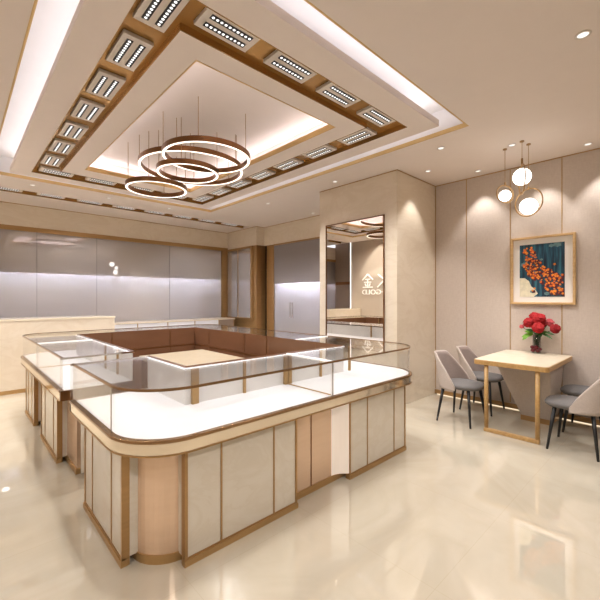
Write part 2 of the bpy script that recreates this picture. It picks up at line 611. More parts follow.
# recess wall with the steel door
ws = struct(MB().box(5.6, 5.75, 4.19, 7.25, 2.79, CZ).build('wall_recess', M['marble']))
B(5.594, 5.6, 4.19, 7.25, CZ - .012, CZ - .001).build('gold_seam', M['goldsoft'], ws)
dr = struct(B(5.615, 5.65, 4.19, 6.88, 0, 2.77).build('door_1', M['doorglass']))
s = MB()
s.box(6.05, 6.1, 4.1, 7.2, 0, 1.95)
s.box(5.66, 6.1, 4.1, 7.2, -.05, 0)
s.box(5.66, 6.1, 4.05, 4.1, 0, 1.95)
s.box(5.66, 6.1, 7.2, 7.24, 0, 1.95)
s.build('added_backboard', M['litboard'], dr)  # added board catching the hidden strip's light behind the door
s = MB()
s.box(5.80, 6.1, 4.1, 7.2, 1.94, 1.98)
s.box(5.80, 5.82, 4.1, 7.2, 1.85, 2.95)
s.build('added_upper_board', M['backboard'], dr)  # added board and lip, keep the door's upper part darker
MB().box(5.86, 5.91, 4.15, 7.15, 1.915, 1.935).build('added_cavity_light', M['addedled'], dr)  # added unseen strip, makes the door's bright band
MB().box(5.592, 5.66, 6.88, 7.14, 0, 2.78).box(5.592, 5.66, 4.6, 6.88, 2.755, 2.79).build('door_frame', M['gold'], dr)
MB().box(5.600, 5.612, 6.20, 6.22, 1.05, 1.4).box(5.600, 5.612, 6.28, 6.30, 1.05, 1.4).build('door_handle', M['chrome'], dr)
struct(B(5.64, 5.75, 7.14, 7.25, 0, 2.79).build('gap_shade_1', M['black']))  # black strip stands in for the shade in the gap
# corner column and gold cladding
colw = struct(B(5.36, 5.75, 7.25, 8.8, 2.79, CZ).build('wall_corner', M['marble']))
MB().box(5.36, 5.75, 7.25, 8.8, 0, 2.79).build('gold_cladding', M['gold'], colw)
MB().box(5.35, 5.364, 7.25, 8.55, CZ - .012, CZ - .001).box(5.35, 5.75, 7.242, 7.25, CZ - .012, CZ - .001).build('gold_seam', M['goldsoft'], colw)
wn = struct(B(5.345, 5.358, 7.47, 8.52, 1.0, 2.74).build('window_2', M['nicheglass']))
s = MB()
for a in ((7.38, 7.47, .95, 2.79), (8.52, 8.60, .95, 2.79), (7.47, 8.52, .95, 1.0), (7.47, 8.52, 2.74, 2.79)):
    s.box(5.335, 5.36, *a)
s.box(5.33, 5.345, 8.02, 8.028, 1.0, 2.74)
s.build('window_frame', M['gold'], wn)
# back wall: marble soffit over grey backed glass
wb = struct(B(-2.2, 5.36, 8.55, 8.8, 2.77, CZ).build('wall_back', M['marble']))
MB().box(-2.2, 5.36, 8.535, 8.552, 2.75, 2.835).build('gold_soffit_trim', M['gold'], wb)
MB().box(-2.2, 5.36, 8.542, 8.552, CZ - .012, CZ - .001).build('gold_seam', M['goldsoft'], wb)
w1 = struct(B(-2.2, 5.36, 8.61, 8.68, 0, 2.77).build('window_1', M['greyglass']))
s = MB()
s.box(-2.2, 5.5, 9.05, 9.1, 0, 2.05)
s.box(-2.2, 5.5, 8.69, 9.1, -.05, 0)
s.box(-2.2, -2.15, 8.69, 9.1, 0, 2.05)
s.box(5.45, 5.5, 8.69, 9.1, 0, 2.05)
s.build('added_backboard', M['litboard'], w1)  # added board that catches light for the glass wall's gradient
s = MB()
s.box(-2.2, 5.5, 8.80, 9.1, 2.07, 2.11)
s.box(-2.2, 5.5, 8.80, 8.82, 1.99, 2.95)
s.build('added_upper_board', M['backboard'], w1)  # added board and lip, hide the strip and darken the upper glass
MB().box(-2.1, 5.4, 8.86, 8.91, 2.045, 2.065).build('added_cavity_light', M['addedled'], w1)  # added unseen strip, shapes the pale band in the back glass
MB().box(-2.1, 5.3, 8.74, 8.78, 2.88, 2.90).build('added_top_light', emit('added_top_led', (250, 246, 246), 110.0), w1)  # added unseen strip, only brightens the upper glass
s = MB()
for x in (-.4, 1.15, 2.19, 3.78):
    s.box(x - .003, x + .003, 8.606, 8.612, 0, 2.77)
s.build('pane_joint', M['jointgrey'], w1)
s = MB()
s.box(5.20, 5.36, 8.55, 8.62, 0, 2.76)
s.build('window_frame', M['gold'], w1)
# left side (behind and beside the camera): seen only in the mirror
wl = struct(MB().box(-2.35, -2.2, -3.0, 8.8, 0, 3.7).box(-2.2, -.8, 4.5, 7.72, 0, 3.62).build('wall_left', M['wallpaint']))
MB().box(-2.2, -1.0, 7.72, 8.55, 0, 3.62).build('taupe_panel', M['darkwall'], wl)
MB().box(-.80, -.785, 7.69, 7.715, .2, 3.55).build('light_strip', M['led'], wl)
MB().box(-2.2, -.97, 7.74, 8.5, 1.95, 2.05).build('shelf', M['browntrim'], wl)
wnr = struct(MB().box(-2.2, 5.75, -3.15, -3.0, 2.72, 3.7).box(-2.2, 5.75, -3.15, -3.0, 0, 2.72).build('wall_near', M['wallpaint']))

# ------------------------------------------------------------------ shop sign on the left wall
sg = empty('shop_sign', (-.8, 6.76, 1.6))
tag(sg, 'white raised shop sign lettering seen reversed in the pillar mirror', 'sign')
def strokes(mb, segs, y0, z0, w, h, t):
    for (a, b_, c_, d_) in segs:
        p = Vector((-.785, y0 + a * w, z0 + b_ * h))
        q = Vector((-.785, y0 + c_ * w, z0 + d_ * h))
        dv = (q - p)
        L = dv.length
        ang = math.atan2(dv.z, dv.y)
        mx = Matrix.Translation(p) @ Matrix.Rotation(ang, 4, 'X')
        mb.box(-.012, .012, 0, L, -t / 2, t / 2, mx)
s = MB()
strokes(s, [(0, 0, 0, 1), (.02, .40, .8, 1.0), (.26, .55, .85, 0)], 6.28, 1.83, .42, .40, .035)
s.build('letter', M['signwhite'], sg)
s = MB()
strokes(s, [(.5, 1.0, .02, .58), (.5, 1.0, .98, .58), (.28, .62, .72, .62), (.18, .40, .82, .40), (.5, .62, .5, .03),
            (.27, .30, .36, .10), (.73, .30, .64, .10), (.06, .02, .94, .02)], 6.80, 1.83, .42, .42, .034)
s.build('letter', M['signwhite'], sg)
def text_obj(txt, y0, y1, z0, h, parent):
    cu = bpy.data.curves.new('txt', 'FONT')
    cu.body = txt
    cu.extrude = 0.02
    to = bpy.data.objects.new('txt', cu)
    COL.objects.link(to)
    bpy.context.view_layer.update()
    dg = bpy.context.evaluated_depsgraph_get()
    me = bpy.data.meshes.new_from_object(to.evaluated_get(dg))
    xs = [v.co.x for v in me.vertices]
    ys = [v.co.y for v in me.vertices]
    sx = (y1 - y0) / (max(xs) - min(xs))
    sy = h / (max(ys) - min(ys))
    x0, b0 = min(xs), min(ys)
    loc = parent.location
    for v in me.vertices:
        v.co = (-.787 + v.co.z * .4 - loc.x, y0 + (v.co.x - x0) * sx - loc.y, z0 + (v.co.y - b0) * sy - loc.z)
    o = bpy.data.objects.new('lettering', me)
    me.materials.append(M['signwhite'])
    COL.objects.link(o)
    o.parent = parent
    bpy.data.objects.remove(to)
    bpy.data.curves.remove(cu)
    return o
text_obj('K\u00b7GOLD', 6.28, 7.22, 1.61, .15, sg)

# ------------------------------------------------------------------ glass display counters
Z_TOP, Z_DECK = 1.012, .742
X0, X1, Y0, Y1, R = .62, 3.52, 1.87, 6.22, .35
IXA, IXB, IYA, IYB = 1.20, 2.90, 2.46, 5.62

def cut(path, s0, s1):
    """shorten an open polyline's straight end segments"""
    p = [Vector(q) for q in path]
    d = (p[1] - p[0]).normalized()
    p[0] = p[0] + d * s0
    d = (p[-2] - p[-1]).normalized()
    p[-1] = p[-1] + d * s1
    return [tuple(q) for q in p]

def counter(label, outer, inner, base, open_ends, pilasters, posts, seams, joint_end=None):
    root = empty('display_counter', (base[0], base[1], 0))
    tag(root, label, 'display counter', 'glass display counters of the centre ring')
    e0 = .06 if open_ends[0] else 0
    e1 = .06 if open_ends[1] else 0
    bo, bi = cut(outer, e0, e1), cut(inner, e0, e1)
    poly = offset(bo, .135) + offset(bi, -.02)[::-1]
    MB().prism(poly, .05, .655).build('body', M['copper'], root)
    MB().prism(offset(bo, .128) + offset(bi, -.025)[::-1], 0, .05).build('plinth', M['goldsoft'], root)
    for (a, b_) in seams:
        MB().strip([a, b_], -.004, .006, .05, .655).build('body_seam', M['browntrim'], root)
    for (p, q, cutsat) in pilasters:
        p, q = Vector(p), Vector(q)
        d = (q - p).normalized()
        n = Vector((-d.y, d.x))
        L = (q - p).length
        cab = MB().strip([tuple(p + d * .002), tuple(q - d * .002)], .006, .136, .045, .652).build('cabinet_panel', M['panelmarble'], root)
        t = MB()
        t.strip([tuple(p), tuple(p + d * .018)], 0, .042, .0, .656)
        t.strip([tuple(q - d * .018), tuple(q)], 0, .042, .0, .656)
        t.strip([tuple(p), tuple(q)], .002, .02, .0, .045)
        for cc in cutsat:
            t.strip([tuple(p + d * (cc - .006)), tuple(p + d * (cc + .006))], .002, .02, .045, .656)
        t.build('gold_edge', M['gold'], cab)
        MB().strip([tuple(p - d * .003), tuple(q + d * .003)], -.006, .03, 0, .036).build('kick_rail', M['goldsoft'], cab)
    full = outer + inner[::-1]
    MB().prism(offset(outer, .02) + inner[::-1], .655, .664).build('underside', M['browntrim'], root)
    MB().strip(outer, .0, .04, .664, .727).build('fascia_band', M['band'], root, bevel=.003)
    MB().strip(outer, -.005, .032, .727, .745).build('deck_rail', M['rail'], root, bevel=.004)
    MB().strip(outer, -.003, .03, .656, .664).build('fascia_bottom_rail', M['gold'], root)
    MB().prism(offset(outer, .03) + offset(inner, -.01)[::-1], .70, .742).build('display_deck', M['deck'], root)
    for k, op in enumerate(open_ends):
        if op:
            a, b_ = (outer[0], inner[0]) if k == 0 else (inner[-1], outer[-1])
            pth = [a, b_] if k else [b_, a]
            dd = (Vector(outer[0]) - Vector(outer[1])) if k == 0 else (Vector(outer[-1]) - Vector(outer[-2]))
            dd = dd.normalized()
            m1 = MB().strip(pth, 0, .03, .664, .744)
            m1.build('end_rail', M['bronze'], root)
            MB().strip(pth, .012, .018, .744, 1.003).build('end_glass', M['glass'], root)
            MB().strip(pth, .008, .022, .998, 1.012).build('end_glass_rail', M['chrome'], root)
            MB().strip([(X0 + .14, pth[0][1]), (IXA, pth[0][1])] if pth[0][0] < pth[1][0] else [(IXA, pth[0][1]), (X0 + .14, pth[0][1])], .052, .0625, .05, .655).build('end_panel', M['panelmarble'], root)
    MB().strip(outer, .018, .024, .744, 1.003).build('front_glass', M['glass'], root, smooth=False)
    MB().prism(offset(outer, .022) + offset(inner, -.004)[::-1], 1.004, 1.011).build('top_glass', M['glass'], root)
    if open_ends[0]:
        for i in (1,):
            q = Vector(offset(outer, .0175)[i])
            B(q.x - .003, q.x + .003, q.y - .003, q.y + .003, .745, 1.0).build('glass_joint', M['chrome'], root)
    MB().strip(outer, .013, .025, 1.0, 1.014).build('top_rail', M['rail'], root)
    MB().strip(inner, -.014, -.008, .742, 1.0).build('case_back', M['caseback'], root)
    MB().strip(inner, -.008, .004, .66, 1.014).build('back_panel', M['brownpanel'], root)
    MB().strip(inner, -.02, -.001, 0, .66).build('staff_cabinet', M['brownpanel'], root)
    t = MB()
    L = 0
    for i in range(len(inner) - 1):
        a, b_ = Vector(inner[i]), Vector(inner[i + 1])
        d = (b_ - a).normalized()
        ll = (b_ - a).length
        nseg = max(1, round(ll / .46))
        for j in range(1, nseg):
            p = a + d * (ll * j / nseg)
            t.strip([tuple(p - d * .006), tuple(p + d * .006)], .003, .008, .66, 1.0)
    t.strip(inner, .004, .012, .735, .75)
    t.build('panel_joint', M['browntrim'], root)
    MB().strip(inner, -.024, -.012, .996, 1.003).build('led_strip', M['led'], root)
    for (x, y, w, d_) in posts:
        B(x - w / 2, x + w / 2, y - d_ / 2, y + d_ / 2, .742, .995).build('post', M['goldsoft'], root)
    if joint_end:
        for (a, b_, shift) in joint_end:
            MB().strip([a, b_], -.004, .004, .744, 1.003).build('divider_glass', M['glass'], root)
            MB().strip([a, b_], -.004, .004, .998, 1.013).build('divider_rail', M['edgeglow'], root)
            MB().strip([a, b_], -.006, .006, .742, .748).build('divider_base', M['goldsoft'], root)
            q = Vector(a)
            B(q.x - .007, q.x + .007, q.y - .002 + shift[1], q.y + .012 + shift[1], .744, 1.003).build('divider_post', M['chrome'], root)
    return root
M['islandtop'] = marble('island_stone', (196, 180, 152), (180, 160, 128), .3, 1.6, .35)
M['edgeglow'] = mat('lit_glass_edge', (250, 248, 246), 0.2, 0, 0.0, emis=lin((255, 252, 248)), estr=0.6)  # emission paints the light caught in the glass edge

XM, YS = 2.14, 3.51
PO = .055
u1o = [(X0, 3.14)] + arc(X0 + R, Y0 + R, R, 180, 270) + [(XM, Y0)]
u1i = [(IXA, 3.14), (IXA, IYA), (XM, IYA)]
counter('near corner glass counter with rounded corner, lit white deck and copper corner column', u1o, u1i, (1.1, 2.2), (True, False),
        [((X0 + PO, 2.975), (X0 + PO, 2.162), (.195, .61)), ((.932, Y0 + PO), (1.785, Y0 + PO), (.235, .641))],
        [(1.255, 2.435, .05, .03), (1.685, 2.440, .022, .02), (2.118, 2.435, .036, .03), (1.226, 2.78, .02, .02)],
        [((2.0, Y0 + .135), (2.008, Y0 + .135))], [((XM - .005, Y0 + .03), (XM - .005, IYA - .02), (0, 0))])
u2o = [(XM, Y0)] + arc(X1 - R, Y0 + R, R, -90, 0) + [(X1, 3.20)]
u2i = [(XM, IYA), (IXB, IYA), (IXB, 3.20)]
counter('front right glass counter with rounded end, nearest the dining table', u2o, u2i, (2.8, 2.2), (False, False),
        [((2.373, Y0 + PO), (3.244, Y0 + PO), (.25, .67)), ((X1 - PO, 2.3), (X1 - PO, 3.1), (.2, .6))],
        [(2.162, 2.435, .036, .03), (2.568, 2.440, .022, .02), (3.004, 2.440, .022, .02)],
        [], [((X1 - .03, 3.195), (IXB + .02, 3.195), (0, 0))])
pc_ = [o for o in COL.objects if o.name == 'display_counter.001'][0]
MB().strip([(2.235, 2.004), (2.27, 1.998), (2.31, 1.982), (2.345, 1.955), (2.371, 1.93)], 0, .006, .05, .655).build('curved_panel', mat('painted_glow_panel', (238, 224, 210), .4, noise=.01, emis=lin((255, 236, 218)), estr=.22), pc_)  # pale curve; its emission stands in for light in the recess
u3o = [(X1, 3.20), (X1, 4.70)]
u3i = [(IXB, 3.20), (IXB, 4.70)]
counter('straight glass counter in front of the pillar mirror', u3o, u3i, (3.2, 3.95), (False, False),
        [((X1 - PO, 3.5), (X1 - PO, 4.4), (.25, .65))], [(2.925, 3.7, .02, .02), (2.925, 4.2, .02, .02)], [])
u4o = [(X1, 4.70)] + arc(X1 - R, Y1 - R, R, 0, 90) + [(2.05, Y1)]
u4i = [(IXB, 4.70), (IXB, IYB), (2.05, IYB)]
counter('far corner glass counter with brown back, nearest the steel door', u4o, u4i, (3.0, 5.9), (False, False),
        [((X1 - PO, 5.0), (X1 - PO, 5.8), (.25, .6)), ((3.1, Y1 - PO), (2.3, Y1 - PO), (.2, .6))], [(2.6, 5.65, .02, .02)], [])
u5o = [(2.05, Y1)] + arc(X0 + R, Y1 - R, R, 90, 180) + [(X0, 4.82)]
u5i = [(2.05, IYB), (IXA, IYB), (IXA, 4.82)]
counter('far left corner glass counter beside the marble reception desk', u5o, u5i, (1.1, 5.9), (False, False),
        [((1.8, Y1 - PO), (1.0, Y1 - PO), (.2, .6)), ((X0 + PO, 5.96), (X0 + PO, 5.257), (.22, .5))], [(1.226, 5.2, .02, .02)],
        [], [((X0 + .03, 4.825), (IXA - .02, 4.825), (0, 0))])
u6o = [(X0, 4.82), (X0, YS)]
u6i = [(IXA, 4.82), (IXA, YS)]
counter('left straight glass counter with open square end beyond the gap', u6o, u6i, (.91, 4.2), (False, True),
        [((X0 + PO, 4.79), (X0 + PO, 3.93), (.22, .66))], [(1.18, 4.3, .02, .02), (1.18, 3.9, .02, .02)], [])

# island cabinet inside the ring
isl = empty('island_cabinet', (2.04, 3.95, 0))
tag(isl, 'low island cabinet with cream stone top inside the ring of counters', 'cabinet')
B(1.64, 2.44, 3.34, 4.53, 0, .76).build('cabinet_body', M['brownpanel'], isl)
B(1.62, 2.46, 3.32, 4.56, .76, .80).build('worktop', M['islandtop'], isl, bevel=.004)

# ------------------------------------------------------------------ reception desk and back showcase
rc = empty('reception_desk', (.7, 7.5, 0))
tag(rc, 'cream marble reception desk against the grey glass wall at far left', 'desk')
B(-.75, 2.14, 7.25, 7.85, .06, 1.135).build('desk_body', M['marble'], rc)
B(-.76, 2.15, 7.24, 7.86, 1.135, 1.165).build('desk_top', mat('desk_top_stone', (240, 228, 206), .15, noise=.02, coat=.4), rc)
B(-.75, 2.14, 7.243, 7.8, 0, .06).build('plinth', M['goldsoft'], rc)

sc_ = empty('wall_showcase', (3.8, 8.2, 0))
tag(sc_, 'long low white showcase standing along the grey glass back wall', 'showcase')
B(2.16, 5.18, 7.95, 8.5, 0, .76).build('showcase_base', M['panelmarble'], sc_)
B(2.16, 4.75, 7.96, 8.5, .76, .96).build('white_panel', M['deck'], sc_)  # plain white front, glowing only through the deck material's emission
B(4.75, 5.18, 7.96, 8.5, .76, .96).build('side_panel', M['darkwall'], sc_)
B(2.14, 5.2, 7.94, 8.51, .96, .985).build('showcase_top', M['marble'], sc_)
s = MB()
for x in (2.17, 2.8, 3.45, 4.1, 4.74, 5.17):
    s.box(x - .008, x + .008, 7.95, 7.96, .76, .96)
s.box(2.16, 5.18, 7.948, 7.96, .752, .764)
s.build('showcase_trim', M['gold'], sc_)

# ------------------------------------------------------------------ dining set
tb = empty('dining_table', (4.9, 1.35, 0))
tag(tb, 'pale stone-topped dining table with gold oak frame legs beside the wall', 'table')
def rrect(x0, x1, y0, y1, r, n=6):
    return arc(x1 - r, y1 - r, r, 0, 90, n) + arc(x0 + r, y1 - r, r, 90, 180, n) + arc(x0 + r, y0 + r, r, 180, 270, n) + arc(x1 - r, y0 + r, r, 270, 360, n)
MB().prism(rrect(4.33, 5.462, .972, 1.71, .05), .745, .797).build('tabletop', M['oak'], tb, bevel=.004)
MB().prism(rrect(4.337, 5.458, .979, 1.703, .045), .797, .801).build('stone_top', M['tabletop'], tb)
def rod(a, b, r=.024):
    return MB().tube(a, b, r, r, 14)
MB().tube((4.365, 1.075, 0.05), (4.365, 1.075, .745), .022).sphere((4.365, 1.075, .05), .022).build('leg', M['oak'], tb, smooth=True)
MB().tube((4.365, 1.575, 0.05), (4.365, 1.575, .745), .022).sphere((4.365, 1.575, .05), .022).build('leg', M['oak'], tb, smooth=True)
MB().box(4.343, 4.387, 1.053, 1.597, 0.0, .04).build('floor_bar', M['oak'], tb, bevel=.006)
MB().taper((5.10, 5.455, 1.12, 1.43, .06), (4.80, 5.455, 1.06, 1.64, .745)).build('pedestal', M['fabric_wall'], tb)
MB().box(5.095, 5.458, 1.115, 1.435, 0, .06).build('pedestal_plinth', M['gold'], tb)

def make_chair():
    root = empty('dining_chair', (0, 0, 0))
    # seat: rounded cushion
    m = MB()
    n = 32
    prof = [(0.001, .405), (.15, .405), (.19, .412), (.212, .43), (.217, .448), (.208, .465), (.17, .478), (.09, .483), (.001, .484)]
    vs = []
    for rr, z in prof:
        for i in range(n):
            t = 2 * PI * i / n
            ct, st = math.cos(t), math.sin(t)
            k = (abs(ct) ** 3.2 + abs(st) ** 3.2) ** (-1 / 3.2)
            vs.append((rr * k * ct * 1.0, rr * k * st * 1.06 - .03, z))
    fs = []
    for k in range(len(prof) - 1):
        for i in range(n):
            fs.append((k * n + i, k * n + (i + 1) % n, (k + 1) * n + (i + 1) % n, (k + 1) * n + i))
    m.add(vs, fs)
    m.build('seat', M['seat'], root, smooth=True)
    def shell(r_off, z_off, th):
        mb = MB()
        na, nz = 36, 10
        A = math.radians(92)
        grid = {}
        vs = []
        for side in (0, 1):
            for i in range(na + 1):
                t = -A + 2 * A * i / na
                q = abs(t) / A
                top = (.82 - .37 * (max(0, q - .42) / .58) ** 1.05) - z_off
                bot = .40 + z_off
                for j in range(nz + 1):
                    f = j / nz
                    z = bot + (max(top, bot + .01) - bot) * f
                    lean = max(0, z - .46) * .26
                    rad = .222 - r_off - (th if side else 0)
                    st, ct = math.sin(t), math.cos(t)
                    k = (abs(st) ** 2.6 + abs(ct) ** 2.6) ** (-1 / 2.6)
                    x = rad * k * st * (1 - max(0, z - .5) * .30)
                    y = rad * k * ct + lean * max(0, ct) - .01
                    grid[(side, i, j)] = len(vs)
                    vs.append((x, y, z))
        fs = []
        for i in range(na):
            for j in range(nz):
                fs.append((grid[0, i, j], grid[0, i + 1, j], grid[0, i + 1, j + 1], grid[0, i, j + 1]))
                fs.append((grid[1, i, j + 1], grid[1, i + 1, j + 1], grid[1, i + 1, j], grid[1, i, j]))
            fs.append((grid[0, i, nz], grid[0, i + 1, nz], grid[1, i + 1, nz], grid[1, i, nz]))
            fs.append((grid[0, i, 0], grid[1, i, 0], grid[1, i + 1, 0], grid[0, i + 1, 0]))
        for j in range(nz):
            fs.append((grid[0, 0, j], grid[0, 0, j + 1], grid[1, 0, j + 1], grid[1, 0, j]))
            fs.append((grid[0, na, j], grid[1, na, j], grid[1, na, j + 1], grid[0, na, j + 1]))
        return mb.add(vs, fs)
    shell(-.022, 0, .016).build('backrest', M['shell'], root, smooth=True)
    shell(-.005, .014, .012).build('back_cushion', M['cushion'], root, smooth=True)
    for sx in (-1, 1):
        for sy in (-1, 1):
            MB().tube((sx * .165, sy * .15, .42), (sx * .232, sy * .20, 0), .019, .011, 12).build('leg', M['blackmetal'], root, smooth=True)
    return root
ch = make_chair()
spots = [(4.535, 1.925, 0, 'taupe shell chair at the table, nearer the glass counter'),
         (5.185, 1.925, 0, 'taupe shell chair between the table and the wall, on the pillar side'),
         (4.52, .775, PI, 'taupe shell chair cut by the right edge, seen from behind'),
         (5.185, .775, PI, 'taupe shell chair by the wall, half hidden behind the nearest chair')]
for i, (x, y, a, lb) in enumerate(spots):
    o = ch if i == 0 else copy_tree(ch)
    o.location = (x, y, 0)
    o.rotation_euler = (0, 0, a)
    tag(o, lb, 'chair', 'dining chairs around the table')

# ------------------------------------------------------------------ vase and flowers
VX, VY = 5.385, 1.335
TZ = .801
vs_ = empty('flower_vase', (VX, VY, TZ))
tag(vs_, 'clear glass vase holding the red flowers on the dining table', 'vase')
MB().lathe([(.001, 0), (.046, 0), (.048, .01), (.047, .23), (.043, .23), (.042, .014), (.001, .012)], (VX, VY, TZ)).build('glass_body', M['vaseglass'], vs_, smooth=True)
s = MB()
for (dx, dy, dz, r_) in ((-.05, .035, .075, .026), (-.055, -.01, .08, .024), (-.052, .03, .035, .026), (-.055, -.025, .036, .026), (-.06, .005, .055, .02), (-.04, -.045, .055, .022)):
    s.sphere((VX + dx, VY + dy, TZ + dz), r_, 12, 8, (.8, 1, .9))
s.build('ribbon_bow', M['darkred'], vs_, smooth=True)

def rose(name, label, pos, rad, mt, petals=34, leafmat=None):
    root = empty(name, pos)
    tag(root, label, 'flower', 'flowers in the vase')
    P = Vector(pos)
    m = MB()
    m.sphere(P, rad * .55, 12, 8)
    ga = PI * (3 - math.sqrt(5))
    up = (P - Vector((VX, VY, TZ + .15))).normalized()
    up = (up + Vector((-.7, -.25, .15))).normalized()
    rot = up.to_track_quat('Z', 'Y').to_matrix().to_4x4()
    for k in range(petals):
        th = k * ga
        ph = math.radians(8 + 100 * (k / petals) ** .75)
        # petal: small cupped disc whose normal points along direction (th, ph)
        d = Vector((math.sin(ph) * math.cos(th), math.sin(ph) * math.sin(th), math.cos(ph)))
        size = rad * (.34 + .30 * k / petals)
        tang = Vector((-math.sin(th), math.cos(th), 0))
        upv = d.cross(tang)
        c0 = d * rad * (.60 + .14 * (k % 3) / 2)
        vs = [c0 - d * size * .05]
        N = 8
        for q in range(N):
            a = 2 * PI * q / N
            vs.append(c0 + tang * size * math.cos(a) * .95 + upv * size * math.sin(a) - d * size * .28 * (1 + .6 * math.sin(a)) + d * size * .55 * (math.sin(a) < -.5))
        fs = [(0, 1 + q, 1 + (q + 1) % N) for q in range(N)]
        m.add(vs, fs, Matrix.Translation(P) @ rot)
    m.build('bloom', mt, root, smooth=True)
    base = Vector((VX + random.uniform(-.02, .02), VY + random.uniform(-.02, .02), TZ + .04))
    mid = Vector((VX + (P.x - VX) * .25, VY + (P.y - VY) * .25, TZ + .24))
    MB().tube(base, mid, .004, .004, 6).tube(mid, P - up * rad * .3, .004, .004, 6).build('stem', M['stem'], root)
    return root
rose('red_rose', 'topmost red rose of the bouquet, toward its left', (5.36, 1.355, 1.270), .060, M['red'])
rose('red_rose', 'large bright red rose at top centre of the bouquet', (5.30, 1.285, 1.245), .072, M['red'])
rose('red_rose', 'red rose on the left side of the bouquet', (5.32, 1.405, 1.193), .068, M['red'])
rose('red_rose', 'red rose at front centre just above the vase rim', (5.23, 1.281, 1.135), .066, M['red'])
rose('red_rose', 'dark red rose hanging out at the far right of the bouquet', (5.30, 1.117, 1.13), .058, mat('deep_red_petal', (140, 4, 14), .8, noise=.2, nscale=(40, 40, 40)))
rose('pink_lily', 'pink flower on the right of the bouquet behind the red roses', (5.37, 1.195, 1.20), .055, M['pink'], 18)
rose('pink_bud', 'small pink bud poking out at the left of the bouquet', (5.36, 1.50, 1.130), .030, M['pink'], 14)
rose('red_rose', 'half hidden red rose in the middle of the bouquet', (5.37, 1.27, 1.19), .056, M['red'])

def leaf_spray(label, leaves, mt):
    root = empty('leaf_sprig', leaves[0][0])
    tag(root, label, 'leaves', 'leaf sprigs in the vase')
    for (p, q, w) in leaves:
        p, q = Vector(p), Vector(q)
        d = q - p
        side = d.cross(Vector((-.8, -.3, .5))).normalized()
        nn = side.cross(d).normalized()
        vs, fs = [], []
        N = 7
        for i in range(N + 1):
            f = i / N
            ww = w * math.sin(PI * min(.999, f * .96 + .02)) ** .8
            c0 = p + d * f + nn * (.12 * d.length * math.sin(PI * f))
            vs += [c0 - side * ww, c0 + nn * -.004, c0 + side * ww]
        for i in range(N):
            k = 3 * i
            fs += [(k, k + 1, k + 4, k + 3), (k + 1, k + 2, k + 5, k + 4)]
        MB().add(vs, fs).build('leaf', mt, root, smooth=True)
    MB().tube((VX, VY, TZ + .05), leaves[0][0], .004, .003, 6).build('stem', M['stem'], root)
leaf_spray('light green leaf sprig drooping at the left of the vase', [((VX - .03, VY + .03, 1.04), (5.26, 1.47, 1.0), .026), ((VX - .03, VY + .03, 1.05), (5.27, 1.44, 1.075), .024), ((5.30, 1.40, 1.03), (5.25, 1.46, .965), .018)], M['leaflight'])
leaf_spray('dark green leaf sprig pointing right below the roses', [((VX - .02, VY - .03, 1.06), (5.27, 1.14, 1.0), .016), ((VX - .02, VY - .03, 1.07), (5.28, 1.12, 1.05), .018), ((VX - .03, VY, 1.05), (5.22, 1.24, 1.03), .026)], M['leaf'])
leaf_spray('dark green leaf sprig in the middle over the vase rim', [((VX - .02, VY, 1.04), (5.22, 1.31, 1.05), .03), ((VX - .02, VY + .02, 1.06), (5.25, 1.42, 1.10), .024), ((VX - .02, VY - .02, 1.05), (5.22, 1.22, 1.07), .026)], M['leaf'])

# ------------------------------------------------------------------ framed picture
fy0, fy1, fz0, fz1 = .944, 1.653, 1.417, 2.294
pc = empty('framed_picture', (5.46, 1.3, 1.42))
tag(pc, 'oak-framed picture of orange flowers on dark teal above the table', 'picture')
s = MB()
b = .028
for a in ((fy0, fy0 + b, fz0, fz1), (fy1 - b, fy1, fz0, fz1), (fy0 + b, fy1 - b, fz0, fz0 + b), (fy0 + b, fy1 - b, fz1 - b, fz1)):
    s.box(5.435, 5.478, *a)
s.build('frame', M['oakframe'], pc, bevel=.003)
B(5.462, 5.474, fy0 + b, fy1 - b, fz0 + b, fz1 - b).build('mat_board', M['paper'], pc)
iy0, iy1, iz0, iz1 = 1.056, 1.549, 1.515, 2.193
paint = [('teal', B(5.459, 5.462, iy0, iy1, iz0, iz1))]
W_, H_ = iy1 - iy0, iz1 - iz0
def disc(mb, fx, fz, r, x, n=9, sq=1.0, rot=0):
    """fx: 0 left .. 1 right in view, fz: 0 bottom .. 1 top"""
    y = iy1 - fx * W_
    z = iz0 + fz * H_
    vs = [(x, y, z)]
    for i in range(n):
        t = 2 * PI * i / n + rot
        k = r * (.85 + .25 * (i % 2))
        yy = min(iy1, max(iy0, y + k * math.cos(t)))
        zz = min(iz1, max(iz0, z + k * sq * math.sin(t)))
        vs.append((x, yy, zz))
    mb.add(vs, [(0, 1 + i, 1 + (i + 1) % n) for i in range(n)])
pot = MB()
vs = [(5.4585, iy1 - a * W_, iz0 + b_ * H_) for a, b_ in ((0, 0), (.33, 0), (.42, .06), (.36, .14), (.27, .2), (.22, .30), (.12, .36), (0, .36))]
pot.add(vs, [tuple(range(len(vs)))])
paint.append(('creampaint', pot))
gp = MB()
for (a, b_, r_) in ((.1, .62, .04), (.16, .55, .03), (.85, .96, .045), (.72, .95, .03), (.5, .70, .02), (.3, .10, .03), (.62, .06, .03)):
    disc(gp, a, b_, r_, 5.4583, 12, .7)
paint.append(('greypaint', gp))
fl = {'maroon': MB(), 'orange': MB(), 'orange2': MB(), 'yellow': MB()}
pts = []
def inzone(a, b_):
    # diagonal spray running from the upper left to the lower right
    cz = .95 - 1.02 * a
    return abs(b_ - (.92 - .95 * a)) < .25 + .07 * math.sin(a * 9) and b_ > .03
random.seed(11)
while len(pts) < 185:
    a, b_ = random.uniform(.08, .98), random.uniform(.04, .94)
    if inzone(a, b_) and not (a < .25 and b_ < .34):
        pts.append((a, b_))
